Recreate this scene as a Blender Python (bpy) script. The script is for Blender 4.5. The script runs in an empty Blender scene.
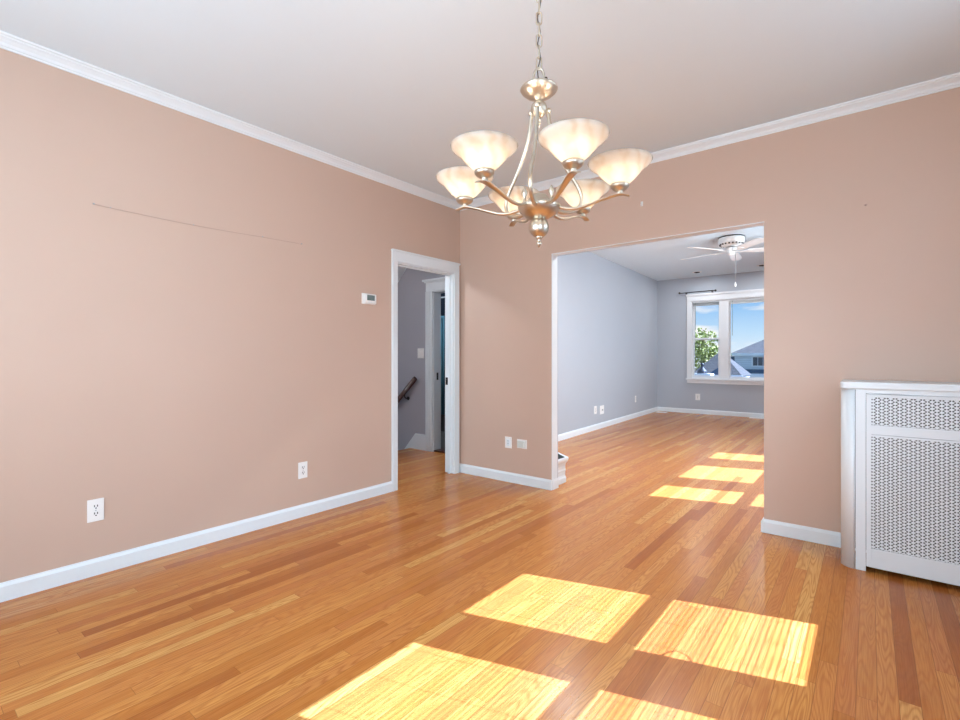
import bpy, bmesh, math, random
from mathutils import Vector, Matrix
random.seed(7)
scene = bpy.context.scene
COL = scene.collection
PI = math.pi

# ------------------------------------------------------------------ camera
CAMX, CAMY, CAMZ = 3.240, -3.713, 1.17
YAW = math.radians(38.747)
cam_data = bpy.data.cameras.new('camera')
cam_data.sensor_width = 36.0
cam_data.lens = 485.6 / 960 * 36.0
cam_data.shift_y = -3.5 / 960
cam_data.clip_start = 0.02
cam_data.clip_end = 500
cam = bpy.data.objects.new('camera', cam_data)
COL.objects.link(cam)
cam.location = (CAMX, CAMY, CAMZ)
cam.rotation_euler = (PI / 2, 0, YAW)
scene.camera = cam
scene.view_settings.view_transform = 'Standard'
scene.view_settings.look = 'None'
scene.view_settings.gamma = 1
scene.view_settings.exposure = 0.03
scene.view_settings.use_curve_mapping = False

# room numbers
W = 3.85            # right wall
CEIL = 2.70         # dining room ceiling
CEIL2 = 2.80        # front room ceiling
YF = 6.85           # front room window wall
PT = 0.105          # thickness of the wall with the wide opening
YB = -5.0           # wall behind the camera
SUN = Vector((-1.0, -0.30, -0.952))


def lin(h, k=1.0):
    h = h.lstrip('#')
    out = []
    for i in (0, 2, 4):
        c = int(h[i:i + 2], 16) / 255
        out.append((c / 12.92 if c <= 0.04045 else ((c + 0.055) / 1.055) ** 2.4) * k)
    return (out[0], out[1], out[2], 1)


# ------------------------------------------------------------------ world
world = bpy.data.worlds.new('sky')
scene.world = world
world.use_nodes = True
nt = world.node_tree
nt.nodes.clear()
N = nt.nodes.new
tc = N('ShaderNodeTexCoord')
sep = N('ShaderNodeSeparateXYZ')
nt.links.new(tc.outputs['Generated'], sep.inputs[0])
ramp = N('ShaderNodeValToRGB')
ramp.color_ramp.elements[0].position = 0.0
ramp.color_ramp.elements[0].color = lin('#E4F1FC')
ramp.color_ramp.elements[1].position = 0.5
ramp.color_ramp.elements[1].color = lin('#4E97E4')
e = ramp.color_ramp.elements.new(0.045)
e.color = lin('#BFE0FB')
e = ramp.color_ramp.elements.new(0.11)
e.color = lin('#83BDF3')
nt.links.new(sep.outputs['Z'], ramp.inputs[0])
mp = N('ShaderNodeMapping')
mp.inputs['Scale'].default_value = (7, 7, 26)
mp.inputs['Location'].default_value = (3.1, 1.7, 0.1)
nt.links.new(tc.outputs['Generated'], mp.inputs[0])
nz = N('ShaderNodeTexNoise')
nz.inputs['Scale'].default_value = 1.0
nz.inputs['Detail'].default_value = 5
nt.links.new(mp.outputs[0], nz.inputs['Vector'])
cr = N('ShaderNodeValToRGB')
cr.color_ramp.elements[0].position = 0.53
cr.color_ramp.elements[1].position = 0.66
nt.links.new(nz.outputs[0], cr.inputs[0])
mx = N('ShaderNodeMix')
mx.data_type = 'RGBA'
nt.links.new(cr.outputs[0], mx.inputs[0])
nt.links.new(ramp.outputs[0], mx.inputs[6])
mx.inputs[7].default_value = (0.95, 0.95, 0.97, 1)
bg = N('ShaderNodeBackground')
bg.inputs['Strength'].default_value = 1.0
nt.links.new(mx.outputs[2], bg.inputs[0])
wo = N('ShaderNodeOutputWorld')
nt.links.new(bg.outputs[0], wo.inputs[0])


# ------------------------------------------------------------------ lights
def sun_light(energy):
    d = bpy.data.lights.new('sun', 'SUN')
    d.energy = energy
    d.angle = math.radians(0.27)
    d.color = (0.74, 0.92, 1.34)
    o = bpy.data.objects.new('sun', d)
    COL.objects.link(o)
    o.location = (12, 4, 12)
    o.rotation_euler = SUN.to_track_quat('-Z', 'Y').to_euler()


def area(name, loc, direction, sx, sy, power, color=(1, 1, 1)):
    d = bpy.data.lights.new(name, 'AREA')
    d.shape = 'RECTANGLE'
    d.size = sx
    d.size_y = sy
    d.energy = power
    d.color = color
    o = bpy.data.objects.new(name, d)
    COL.objects.link(o)
    o.location = loc
    o.rotation_euler = Vector(direction).to_track_quat('-Z', 'Y').to_euler()
    return o


sun_light(25.0)
# daylight in the right wall windows; rear and viewer-end windows are added for fill
area('rear_window_fill', (1.9, YB - 0.18, 1.5), (0, 1, 0.25), 2.4, 1.5, 120, (0.72, 0.88, 1.0))
area('daylight_side_windows', (W + 0.30, -1.56, 1.75), (-1, 0, -0.5), 1.5, 1.5, 110, (0.60, 0.82, 1.0))
area('viewer_end_fill', (W + 0.20, -4.0, 1.45), (-1, 0, 0.1), 1.4, 1.25, 55, (0.56, 0.80, 1.0))
for wy, wsz in ((1.20, 0.55), (2.13, 0.8), (3.14, 0.55)):
    area('daylight_front_room_window', (W + 0.40, wy - 0.15, 1.45), (-0.75, 1, 0.15), wsz, 1.3, 160 * wsz, (0.78, 0.90, 1.0))
# front room fill lamps: a pair at recessed fixtures, the others added without any
CEILING_FILL = [(0.64, 6.22), (1.74, 6.20), (2.84, 6.20), (0.64, 1.05), (1.74, 1.05), (2.84, 1.05)]
for k, (rx, ry) in enumerate(CEILING_FILL):
    d_ = bpy.data.lights.new('ceiling_fill_lamp', 'AREA')
    d_.shape = 'DISK'
    d_.size = 0.08
    d_.energy = 8 if k < 3 else 28
    d_.color = (0.90, 0.95, 1.0)
    o_ = bpy.data.objects.new('ceiling_fill_lamp', d_)
    COL.objects.link(o_)
    o_.location = (rx, ry, CEIL2 - 0.02)


def lamp(name, loc, power, r, color):
    d = bpy.data.lights.new(name, 'POINT')
    d.energy = power
    d.shadow_soft_size = r
    d.color = color
    o = bpy.data.objects.new(name, d)
    COL.objects.link(o)
    o.location = loc


# unseen fill lamps added to brighten the hall and the bathroom
lamp('hall_fill', (-0.75, -1.5, 2.35), 34, 0.10, (0.92, 0.95, 1.0))
lamp('bathroom_fill', (-1.0, 1.3, 2.3), 70, 0.08, (0.8, 0.9, 1.0))

BULB_STRENGTH = 52.0


# ------------------------------------------------------------------ materials
class NT:
    def __init__(self, name):
        self.m = bpy.data.materials.new(name)
        self.m.use_nodes = True
        self.t = self.m.node_tree
        self.b = self.t.nodes['Principled BSDF']
        self.out = self.t.nodes['Material Output']

    def n(self, kind, **kw):
        o = self.t.nodes.new(kind)
        for k, v in kw.items():
            setattr(o, k, v)
        return o

    def link(self, a, b):
        self.t.links.new(a, b)

    def put(self, sock, v):
        if isinstance(v, (int, float, tuple)):
            sock.default_value = v
        else:
            self.link(v, sock)

    def math(self, op, a, b=None, c=None):
        o = self.n('ShaderNodeMath', operation=op)
        for i, v in enumerate((a, b, c)):
            if v is not None:
                self.put(o.inputs[i], v)
        return o.outputs[0]

    def xyz(self, x, y, z):
        o = self.n('ShaderNodeCombineXYZ')
        for i, v in enumerate((x, y, z)):
            self.put(o.inputs[i], v)
        return o.outputs[0]

    def noise(self, vec, scale, detail=2, rough=0.5):
        o = self.n('ShaderNodeTexNoise')
        if vec is not None:
            self.link(vec, o.inputs['Vector'])
        o.inputs['Scale'].default_value = scale
        o.inputs['Detail'].default_value = detail
        o.inputs['Roughness'].default_value = rough
        return o.outputs[0]

    def ramp(self, fac, stops):
        o = self.n('ShaderNodeValToRGB')
        el = o.color_ramp.elements
        while len(el) < len(stops):
            el.new(0.5)
        for e_, (p, c) in zip(el, stops):
            e_.position = p
            e_.color = c
        self.link(fac, o.inputs[0])
        return o.outputs[0]

    def mix(self, fac, a, b, blend='MIX'):
        o = self.n('ShaderNodeMix', data_type='RGBA', blend_type=blend)
        self.put(o.inputs[0], fac)
        self.put(o.inputs[6], a)
        self.put(o.inputs[7], b)
        return o.outputs[2]

    def bump(self, h, strength, dist):
        o = self.n('ShaderNodeBump')
        o.inputs['Strength'].default_value = strength
        o.inputs['Distance'].default_value = dist
        self.link(h, o.inputs['Height'])
        self.link(o.outputs[0], self.b.inputs['Normal'])

    def obj(self):
        return self.n('ShaderNodeTexCoord').outputs['Object']


def paint(name, hexc, rough=0.5, var=0.04, spec=0.5, metal=0.0, scale=3.0, bump=0.0):
    t = NT(name)
    c = lin(hexc)
    f = t.noise(t.obj(), scale, 3)
    t.link(t.mix(f, tuple(x * (1 - var) for x in c[:3]) + (1,), tuple(min(1, x * (1 + var)) for x in c[:3]) + (1,)), t.b.inputs['Base Color'])
    t.b.inputs['Roughness'].default_value = rough
    t.b.inputs['Specular IOR Level'].default_value = spec
    t.b.inputs['Metallic'].default_value = metal
    if bump:
        t.bump(t.noise(t.obj(), 180, 3), bump, 0.001)
    return t.m


def floor_material():
    t = NT('oak_strip_floor')
    s = t.n('ShaderNodeSeparateXYZ')
    t.link(t.obj(), s.inputs[0])
    x, y = s.outputs[0], s.outputs[1]
    u = t.math('DIVIDE', x, 0.0572)
    row = t.math('FLOOR', u)
    fu = t.math('FRACT', u)
    wn = t.n('ShaderNodeTexWhiteNoise', noise_dimensions='1D')
    t.link(row, wn.inputs['W'])
    r1 = wn.outputs['Value']
    s2 = t.n('ShaderNodeSeparateColor')
    t.link(wn.outputs['Color'], s2.inputs[0])
    length = t.math('MULTIPLY_ADD', s2.outputs[1], 0.9, 1.0)
    v = t.math('ADD', t.math('DIVIDE', y, length), t.math('MULTIPLY', r1, 17.3))
    seg = t.math('FLOOR', v)
    fv = t.math('FRACT', v)
    w3 = t.n('ShaderNodeTexWhiteNoise', noise_dimensions='3D')
    t.link(t.xyz(row, seg, 0.37), w3.inputs['Vector'])
    rnd = w3.outputs['Value']
    s3 = t.n('ShaderNodeSeparateColor')
    t.link(w3.outputs['Color'], s3.inputs[0])
    base = t.ramp(rnd, [(0.0, lin('#A8602A')), (0.14, lin('#C07A38')), (0.5, lin('#CA8444')), (0.85, lin('#D18F4A')), (1.0, lin('#DAA25C'))])
    # some boards redder
    red = t.math('GREATER_THAN', s3.outputs[1], 0.80)
    base = t.mix(t.math('MULTIPLY', red, 0.40), base, lin('#BC713F'))
    off = t.math('MULTIPLY', s3.outputs[2], 40.0)
    fine = t.noise(t.xyz(t.math('MULTIPLY', x, 260), t.math('MULTIPLY', y, 5.0), off), 1.0, 3, 0.6)
    smooth = t.noise(t.xyz(t.math('MULTIPLY', x, 17), t.math('MULTIPLY', y, 1.5), off), 1.0, 1, 0.4)
    rings = t.math('SINE', t.math('MULTIPLY', smooth, 110.0))
    rings = t.math('POWER', t.math('MULTIPLY_ADD', rings, 0.5, 0.5), 2.0)
    amount = t.math('MULTIPLY', rings, t.math('MULTIPLY_ADD', s3.outputs[0], 0.36, 0.14))
    dark = t.mix(1.0, base, lin('#B98A5C'), 'MULTIPLY')
    c = t.mix(amount, base, dark)
    fine_k = t.math('MULTIPLY', t.math('SUBTRACT', fine, 0.40), 1.3)
    fk = t.n('ShaderNodeClamp')
    t.link(fine_k, fk.inputs[0])
    c = t.mix(fk.outputs[0], c, dark)
    # mineral streaks, broad tone drift
    drift = t.noise(t.obj(), 0.55, 2)
    c = t.mix(t.math('MULTIPLY', drift, 0.10), c, lin('#B5713C'))
    # joints
    e1 = t.math('LESS_THAN', fu, 0.016)
    e2 = t.math('GREATER_THAN', fu, 0.984)
    e3 = t.math('LESS_THAN', t.math('MULTIPLY', fv, length), 0.0016)
    gap = t.math('MAXIMUM', t.math('MAXIMUM', e1, e2), e3)
    c = t.mix(t.math('MULTIPLY', gap, 0.55), c, lin('#5A3213'))
    t.link(c, t.b.inputs['Base Color'])
    t.link(t.math('MULTIPLY_ADD', fine, 0.10, 0.20), t.b.inputs['Roughness'])
    t.b.inputs['Specular IOR Level'].default_value = 0.24
    h = t.math('SUBTRACT', t.math('MULTIPLY', fine, 0.15), gap)
    t.bump(h, 0.15, 0.0008)
    return t.m


def glass_material(name, tint=(1, 1, 1, 1)):
    t = NT(name)
    tr = t.n('ShaderNodeBsdfTransparent')
    tr.inputs[0].default_value = tint
    gl = t.n('ShaderNodeBsdfGlossy')
    gl.inputs['Roughness'].default_value = 0.02
    fr = t.n('ShaderNodeFresnel')
    fr.inputs[0].default_value = 1.25
    ms = t.n('ShaderNodeMixShader')
    t.link(fr.outputs[0], ms.inputs[0])
    t.link(tr.outputs[0], ms.inputs[1])
    t.link(gl.outputs[0], ms.inputs[2])
    t.link(ms.outputs[0], t.out.inputs[0])
    return t.m


def alabaster():
    t = NT('alabaster_glass')
    o = t.obj()
    sw = t.noise(o, 16, 4, 0.6)
    wv = t.n('ShaderNodeTexWave', bands_direction='DIAGONAL')
    wv.inputs['Scale'].default_value = 9
    wv.inputs['Distortion'].default_value = 9
    wv.inputs['Detail'].default_value = 3
    t.link(o, wv.inputs['Vector'])
    f = t.math('MULTIPLY', sw, wv.outputs[1])
    c = t.ramp(f, [(0.0, (0.98, 0.91, 0.82, 1)), (0.3, (0.95, 0.86, 0.75, 1)), (0.6, (0.88, 0.75, 0.61, 1))])
    df = t.n('ShaderNodeBsdfDiffuse')
    tl = t.n('ShaderNodeBsdfTranslucent')
    t.link(c, df.inputs[0])
    t.link(c, tl.inputs[0])
    m1 = t.n('ShaderNodeMixShader')
    m1.inputs[0].default_value = 0.72
    t.link(df.outputs[0], m1.inputs[1])
    t.link(tl.outputs[0], m1.inputs[2])
    gl = t.n('ShaderNodeBsdfGlossy')
    gl.inputs['Roughness'].default_value = 0.25
    fr = t.n('ShaderNodeFresnel')
    fr.inputs[0].default_value = 1.3
    m2 = t.n('ShaderNodeMixShader')
    t.link(fr.outputs[0], m2.inputs[0])
    t.link(m1.outputs[0], m2.inputs[1])
    t.link(gl.outputs[0], m2.inputs[2])
    t.link(m2.outputs[0], t.out.inputs[0])
    return t.m


def emitter(name, col, strength):
    t = NT(name)
    t.b.inputs['Base Color'].default_value = (0.9, 0.9, 0.9, 1)
    t.b.inputs['Emission Color'].default_value = col
    t.b.inputs['Emission Strength'].default_value = strength
    return t.m


def brushed(name, hexc, rough):
    t = NT(name)
    s = t.n('ShaderNodeMapping')
    s.inputs['Scale'].default_value = (1, 1, 12)
    t.link(t.obj(), s.inputs[0])
    f = t.noise(s.outputs[0], 60, 3)
    c = lin(hexc)
    t.link(t.mix(f, tuple(v * 0.85 for v in c[:3]) + (1,), c), t.b.inputs['Base Color'])
    t.b.inputs['Metallic'].default_value = 1.0
    t.link(t.math('MULTIPLY_ADD', f, 0.15, rough), t.b.inputs['Roughness'])
    return t.m


def shingles(name, hexc):
    t = NT(name)
    br = t.n('ShaderNodeTexBrick')
    br.inputs['Scale'].default_value = 1.6
    br.inputs['Mortar Size'].default_value = 0.03
    c = lin(hexc)
    br.inputs['Color1'].default_value = c
    br.inputs['Color2'].default_value = tuple(v * 0.72 for v in c[:3]) + (1,)
    br.inputs['Mortar'].default_value = tuple(v * 0.5 for v in c[:3]) + (1,)
    t.link(t.obj(), br.inputs['Vector'])
    t.link(br.outputs[0], t.b.inputs['Base Color'])
    t.b.inputs['Roughness'].default_value = 0.9
    return t.m


def siding(name, hexc):
    t = NT(name)
    s = t.n('ShaderNodeSeparateXYZ')
    t.link(t.obj(), s.inputs[0])
    f = t.math('FRACT', t.math('DIVIDE', s.outputs[2], 0.2))
    c = lin(hexc)
    t.link(t.mix(t.math('LESS_THAN', f, 0.14), c, tuple(v * 0.7 for v in c[:3]) + (1,)), t.b.inputs['Base Color'])
    t.b.inputs['Roughness'].default_value = 0.7
    return t.m


def leaf_material(name):
    t = NT(name)
    f = t.noise(t.obj(), 1.4, 3)
    t.link(t.ramp(f, [(0.3, lin('#687840')), (0.5, lin('#959E52')), (0.7, lin('#BCB976'))]), t.b.inputs['Base Color'])
    t.b.inputs['Roughness'].default_value = 0.6
    return t.m


def tiles(name, hexc, size):
    t = NT(name)
    br = t.n('ShaderNodeTexBrick')
    br.offset = 0.5
    br.inputs['Scale'].default_value = 1 / size
    br.inputs['Mortar Size'].default_value = 0.02
    c = lin(hexc)
    br.inputs['Color1'].default_value = c
    br.inputs['Color2'].default_value = tuple(v * 0.9 for v in c[:3]) + (1,)
    br.inputs['Mortar'].default_value = tuple(v * 0.5 for v in c[:3]) + (1,)
    t.link(t.obj(), br.inputs['Vector'])
    t.link(br.outputs[0], t.b.inputs['Base Color'])
    t.b.inputs['Roughness'].default_value = 0.4
    return t.m


def wood(name, hexc):
    t = NT(name)
    mpn = t.n('ShaderNodeMapping')
    mpn.inputs['Scale'].default_value = (3, 60, 60)
    t.link(t.obj(), mpn.inputs[0])
    f = t.noise(mpn.outputs[0], 1, 3)
    c = lin(hexc)
    t.link(t.mix(f, tuple(v * 0.6 for v in c[:3]) + (1,), c), t.b.inputs['Base Color'])
    t.b.inputs['Roughness'].default_value = 0.3
    return t.m


M_FLOOR = floor_material()
M_PINK = paint('rose_beige_wall_paint', '#CBAF9D', 0.42, 0.02, 0.5, bump=0.05)
M_BLUE = paint('blue_grey_wall_paint', '#B2B7BF', 0.5, 0.02, 0.4, bump=0.05)
M_HALL = paint('grey_hall_wall_paint', '#A9A7AE', 0.5, 0.02, 0.4)
M_CEIL = paint('ceiling_white', '#DDEAF2', 0.8, 0.01, 0.2)
M_TRIM = paint('white_trim_paint', '#E4EAED', 0.3, 0.015, 0.5)
M_WHITE = paint('white_plastic', '#F1EFEC', 0.3, 0.01, 0.5)
M_RAD = paint('white_enamel', '#E4EAED', 0.32, 0.015, 0.5)
M_DARK = paint('interior_shade_dark', '#2A2A2B', 0.8, 0.02, 0.2)
M_SLOT = paint('dark_slot', '#2B2A2A', 0.6, 0.02, 0.3)
M_GREYIN = paint('grey_liner', '#7F8A86', 0.7, 0.04, 0.3)
M_LCD = paint('grey_lcd', '#6C7B77', 0.25, 0.05, 0.5)
M_NICKEL = brushed('champagne_nickel', '#D2C7B6', 0.27)
M_STEEL = brushed('steel', '#B9B9B9', 0.3)
M_SHADE = alabaster()
M_BULB = emitter('lit_bulb', (1.0, 0.90, 0.77, 1), BULB_STRENGTH)
M_GLASS = glass_material('window_glass')
M_VINYL = paint('window_white', '#E6E8EA', 0.35, 0.01, 0.5)
M_BLIND = paint('blind_slats', '#D9DAD8', 0.45, 0.03, 0.4)
M_BLINDSTACK = paint('blind_grey', '#A3A6A7', 0.5, 0.05, 0.4)
M_FANW = paint('fan_white', '#E9E9E7', 0.4, 0.01, 0.5)
M_RAIL = wood('dark_stained_wood', '#4A2013')
M_BRONZE = paint('dark_bronze', '#3A3532', 0.4, 0.05, 0.5, 0.6)
M_WIRE = paint('picture_wire', '#BB9D90', 0.5, 0.03, 0.4)
M_CURT = paint('teal_fabric', '#4F7C8C', 0.8, 0.15, 0.2, scale=14)
M_BATH = paint('dark_blue_bath_paint', '#2F3A4A', 0.6, 0.03, 0.3)
M_TILE = tiles('grey_tile', '#5E5A56', 0.3)
M_TUB = paint('grey_tub', '#5B5A5C', 0.5, 0.03, 0.4)
M_ROOF = shingles('grey_shingles', '#504F4E')
M_ROOF2 = shingles('pale_shingles', '#4E4D4C')
M_SIDE = siding('pale_siding', '#C9D3DC')
M_SLATE = paint('slate_blue_paint', '#4B6178', 0.7, 0.05, 0.3)
M_HWIN = paint('dark_window_glass', '#39434F', 0.15, 0.05, 0.5)
M_LEAF = leaf_material('leaves')
M_BARK = paint('bark', '#6B5A46', 0.9, 0.2, 0.2, scale=10)
M_GRASS = paint('outdoor_ground', '#56595A', 0.95, 0.2, 0.1, scale=0.6)
M_CONC = paint('exterior_white', '#DDE2E6', 0.7, 0.04, 0.3)
M_BLACKM = paint('black_metal', '#2E3338', 0.5, 0.05, 0.4)


# ------------------------------------------------------------------ mesh builder
class MB:
    def __init__(self):
        self.v, self.f, self.mi, self.sm = [], [], [], []

    def add(self, verts, faces, mi=0, smooth=False):
        o = len(self.v)
        self.v += [Vector(p) for p in verts]
        for f in faces:
            self.f.append([i + o for i in f])
            self.mi.append(mi)
            self.sm.append(smooth)
        return self

    def box(self, x0, x1, y0, y1, z0, z1, mi=0):
        v = [(x0, y0, z0), (x1, y0, z0), (x1, y1, z0), (x0, y1, z0), (x0, y0, z1), (x1, y0, z1), (x1, y1, z1), (x0, y1, z1)]
        f = [(0, 3, 2, 1), (4, 5, 6, 7), (0, 1, 5, 4), (1, 2, 6, 5), (2, 3, 7, 6), (3, 0, 4, 7)]
        return self.add(v, f, mi)

    def hull8(self, b, t, mi=0):
        f = [(0, 3, 2, 1), (4, 5, 6, 7), (0, 1, 5, 4), (1, 2, 6, 5), (2, 3, 7, 6), (3, 0, 4, 7)]
        return self.add(list(b) + list(t), f, mi)

    def prism(self, poly, z0, z1, mi=0, smooth=False):
        n = len(poly)
        v = [(p[0], p[1], z0) for p in poly] + [(p[0], p[1], z1) for p in poly]
        self.add(v, [tuple(reversed(range(n))), tuple(range(n, 2 * n))], mi)
        return self.add(v, [(i, (i + 1) % n, n + (i + 1) % n, n + i) for i in range(n)], mi, smooth)

    def sweep(self, prof, a, b, ux, uz, mi=0, smooth=False):
        """profile points (p, q) -> p*ux + q*uz, swept from a to b"""
        a, b, ux, uz = Vector(a), Vector(b), Vector(ux), Vector(uz)
        n = len(prof)
        v = [a + ux * p + uz * q for p, q in prof] + [b + ux * p + uz * q for p, q in prof]
        self.add(v, [tuple(reversed(range(n))), tuple(range(n, 2 * n))], mi)
        return self.add(v, [(i, (i + 1) % n, n + (i + 1) % n, n + i) for i in range(n)], mi, smooth)

    def lathe(self, prof, c=(0, 0, 0), seg=28, axis='Z', mi=0, smooth=True, close=False):
        c = Vector(c)
        v = []
        for r, z in prof:
            for k in range(seg):
                a = 2 * PI * k / seg
                p = Vector((r * math.cos(a), r * math.sin(a), z))
                if axis == 'X':
                    p = Vector((p.z, p.x, p.y))
                elif axis == 'Y':
                    p = Vector((p.x, p.z, p.y))
                v.append(c + p)
        n = len(prof)
        f = []
        for i in range(n if close else n - 1):
            for k in range(seg):
                j = (i + 1) % n
                f.append((i * seg + k, i * seg + (k + 1) % seg, j * seg + (k + 1) % seg, j * seg + k))
        self.add(v, f, mi, smooth)
        if not close:
            self.add(v[:seg], [tuple(reversed(range(seg)))], mi)
            self.add(v[-seg:], [tuple(range(seg))], mi)
        return self

    def ball(self, c, r, mi=0, seg=16, rings=10):
        return self.lathe([(max(1e-4, r * math.sin(PI * i / rings)), -r * math.cos(PI * i / rings)) for i in range(rings + 1)], c, seg, 'Z', mi)

    def tube(self, pts, rad, seg=10, mi=0, closed=False, flat=None, up=(0, 0, 1)):
        """round tube, or a strap: flat = list of (half width, half height) along pts"""
        pts = [Vector(p) for p in pts]
        n = len(pts)
        v = []
        prev = None
        for i, p in enumerate(pts):
            if closed:
                t = (pts[(i + 1) % n] - pts[i - 1]).normalized()
            else:
                t = (pts[min(i + 1, n - 1)] - pts[max(i - 1, 0)]).normalized()
            if prev is None:
                w = Vector(up) if abs(t.dot(Vector(up))) < 0.95 else Vector((1, 0, 0))
                s = t.cross(w).normalized()
            else:
                s = (prev - t * prev.dot(t)).normalized()
            prev = s
            q = s.cross(t).normalized()
            if flat:
                a_, b_ = flat[i]
            else:
                a_ = b_ = rad if isinstance(rad, (int, float)) else rad[i]
            for k in range(seg):
                an = 2 * PI * k / seg
                v.append(p + s * (a_ * math.cos(an)) + q * (b_ * math.sin(an)))
        f = []
        for i in range(n if closed else n - 1):
            j = (i + 1) % n
            for k in range(seg):
                f.append((i * seg + k, i * seg + (k + 1) % seg, j * seg + (k + 1) % seg, j * seg + k))
        self.add(v, f, mi, True)
        if not closed:
            self.add(v[:seg], [tuple(reversed(range(seg)))], mi)
            self.add(v[-seg:], [tuple(range(seg))], mi)
        return self

    def xform(self, mat):
        self.v = [mat @ p for p in self.v]
        return self

    def build(self, name, mats, parent=None, bevel=0.0, origin=None):
        if not isinstance(mats, (list, tuple)):
            mats = [mats]
        if parent is not None:
            base = Vector(parent['_o'])
        else:
            base = Vector(origin) if origin is not None else Vector((0, 0, 0))
        me = bpy.data.meshes.new(name)
        me.from_pydata([p - base for p in self.v], [], self.f)
        for m in mats:
            me.materials.append(m)
        for p, mi, sm in zip(me.polygons, self.mi, self.sm):
            p.material_index = mi
            p.use_smooth = sm
        bm = bmesh.new()
        bm.from_mesh(me)
        bmesh.ops.remove_doubles(bm, verts=bm.verts, dist=1e-6)
        bmesh.ops.recalc_face_normals(bm, faces=bm.faces)
        bm.to_mesh(me)
        bm.free()
        o = bpy.data.objects.new(name, me)
        COL.objects.link(o)
        if parent is not None:
            o.parent = parent
        else:
            o.location = base
        o['_o'] = tuple(base)
        if bevel:
            b = o.modifiers.new('bevel', 'BEVEL')
            b.width = bevel
            b.segments = 2
            b.limit_method = 'ANGLE'
        return o


def tag(o, label=None, cat=None, group=None, kind=None):
    if label:
        o['label'] = label
    if cat:
        o['category'] = cat
    if group:
        o['group'] = group
    if kind:
        o['kind'] = kind
    return o


def thing(name, label, cat, loc, group=None):
    o = bpy.data.objects.new(name, None)
    o.empty_display_size = 0.1
    COL.objects.link(o)
    o.location = loc
    o['_o'] = tuple(loc)
    return tag(o, label, cat, group)


def struct(o, label=None, cat=None):
    o['kind'] = 'structure'
    return tag(o, label, cat)


def smooth_path(pts, k=6):
    pts = [Vector(p) for p in pts]
    out = []
    n = len(pts)
    for i in range(n - 1):
        p0, p1, p2, p3 = pts[max(i - 1, 0)], pts[i], pts[i + 1], pts[min(i + 2, n - 1)]
        for j in range(k):
            t = j / k
            out.append(0.5 * ((2 * p1) + (p2 - p0) * t + (2 * p0 - 5 * p1 + 4 * p2 - p3) * t * t + (3 * p1 - p0 - 3 * p2 + p3) * t ** 3))
    out.append(pts[-1])
    return out


# ------------------------------------------------------------------ room shell
HALL_X = -1.345     # nosing of the landing
HY = 0.59           # hall wall with the bathroom door
b = MB()
b.box(0, W, YB, 0.0, -0.05, 0)
b.box(0, W, 0.0, YF, -0.05, 0)
b.box(-0.45, 0, HY + 0.12, YF, -0.05, 0)
b.box(HALL_X, 0, -2.2, HY + 0.12, -0.05, 0)
o = b.build('floor', M_FLOOR)
struct(o, 'glossy honey oak strip floor running through every room', 'floor')
b = MB()
for k in range(5):
    b.box(HALL_X - 0.26 * (k + 1), HALL_X - 0.26 * k + 0.02, -0.5, HY, -0.19 * (k + 1) - 0.04, -0.19 * (k + 1))
    b.box(HALL_X - 0.26 * k - 0.02, HALL_X - 0.26 * k, -0.5, HY, -0.19 * (k + 1), -0.19 * k - 0.03)
struct(b.build('floor_stairs', M_RAIL), 'dark stair treads going down from the hall landing', 'stairs')

# left wall with the hall doorway
DY0, DY1, DZ = -0.847, -0.10, 2.0
b = MB()
b.box(-0.10, 0, YB, DY0, 0, CEIL)
b.box(-0.10, 0, DY1, PT, 0, CEIL)
b.box(-0.10, 0, DY0, DY1, DZ, CEIL)
b.box(-0.14, -0.06, PT, HY + 0.02, 0, CEIL2)
struct(b.build('wall_left', M_PINK), 'rose beige wall on the left with the hall doorway', 'wall')

# wall with the wide cased opening
OX0, OX1, OZ = 1.069, 2.690, 2.068
b = MB()


def duo(x0, x1, z0, z1):
    b.box(x0, x1, 0, 0.005, z0, z1, 0)
    b.box(x0, x1, 0.005, PT - 0.01, z0, z1, 1)
    b.box(x0, x1, PT - 0.01, PT, z0, z1, 2)


duo(0, OX0, 0, CEIL)
duo(OX1, W, 0, CEIL)
duo(OX0, OX1, OZ, CEIL2)
b.box(-0.05, OX0, PT - 0.01, PT, CEIL, CEIL2, 2)
b.box(OX1, W, PT - 0.01, PT, CEIL, CEIL2, 2)
struct(b.build('wall_back', [M_PINK, M_TRIM, M_BLUE]), 'rose beige wall with the wide opening to the front room', 'wall')

# right wall: windows of both rooms
NEAR_WIN = [(-1.403, -0.881), (-2.221, -1.693)]
FILL_WIN = (-4.65, -3.35)  # unseen window added beside the camera to brighten the left wall
FAR_WIN = [(0.99, 1.42), (1.80, 2.46), (2.93, 3.36)]
WZ0, WR0, WR1, WZ1 = 0.752, 1.351, 1.407, 2.033
FR = 0.05
mats = [M_PINK, M_BLUE]
b = MB()


def wall_x_with_holes(b, x0, x1, ys, ye, zc, holes, mi):
    y = ys
    for h0, h1 in sorted(holes):
        b.box(x0, x1, y, h0 - FR, 0, zc, mi)
        b.box(x0, x1, h0 - FR, h1 + FR, 0, WZ0 - FR, mi)
        b.box(x0, x1, h0 - FR, h1 + FR, WZ1 + FR, zc, mi)
        y = h1 + FR
    b.box(x0, x1, y, ye, 0, zc, mi)


wall_x_with_holes(b, W, W + 0.12, YB - 0.12, 0.0, CEIL, NEAR_WIN + [FILL_WIN], 0)
wall_x_with_holes(b, W, W + 0.12, 0.0, YF + 0.15, CEIL2, FAR_WIN, 1)
struct(b.build('wall_right', mats), 'right hand wall with tall sash windows', 'wall')

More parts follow.
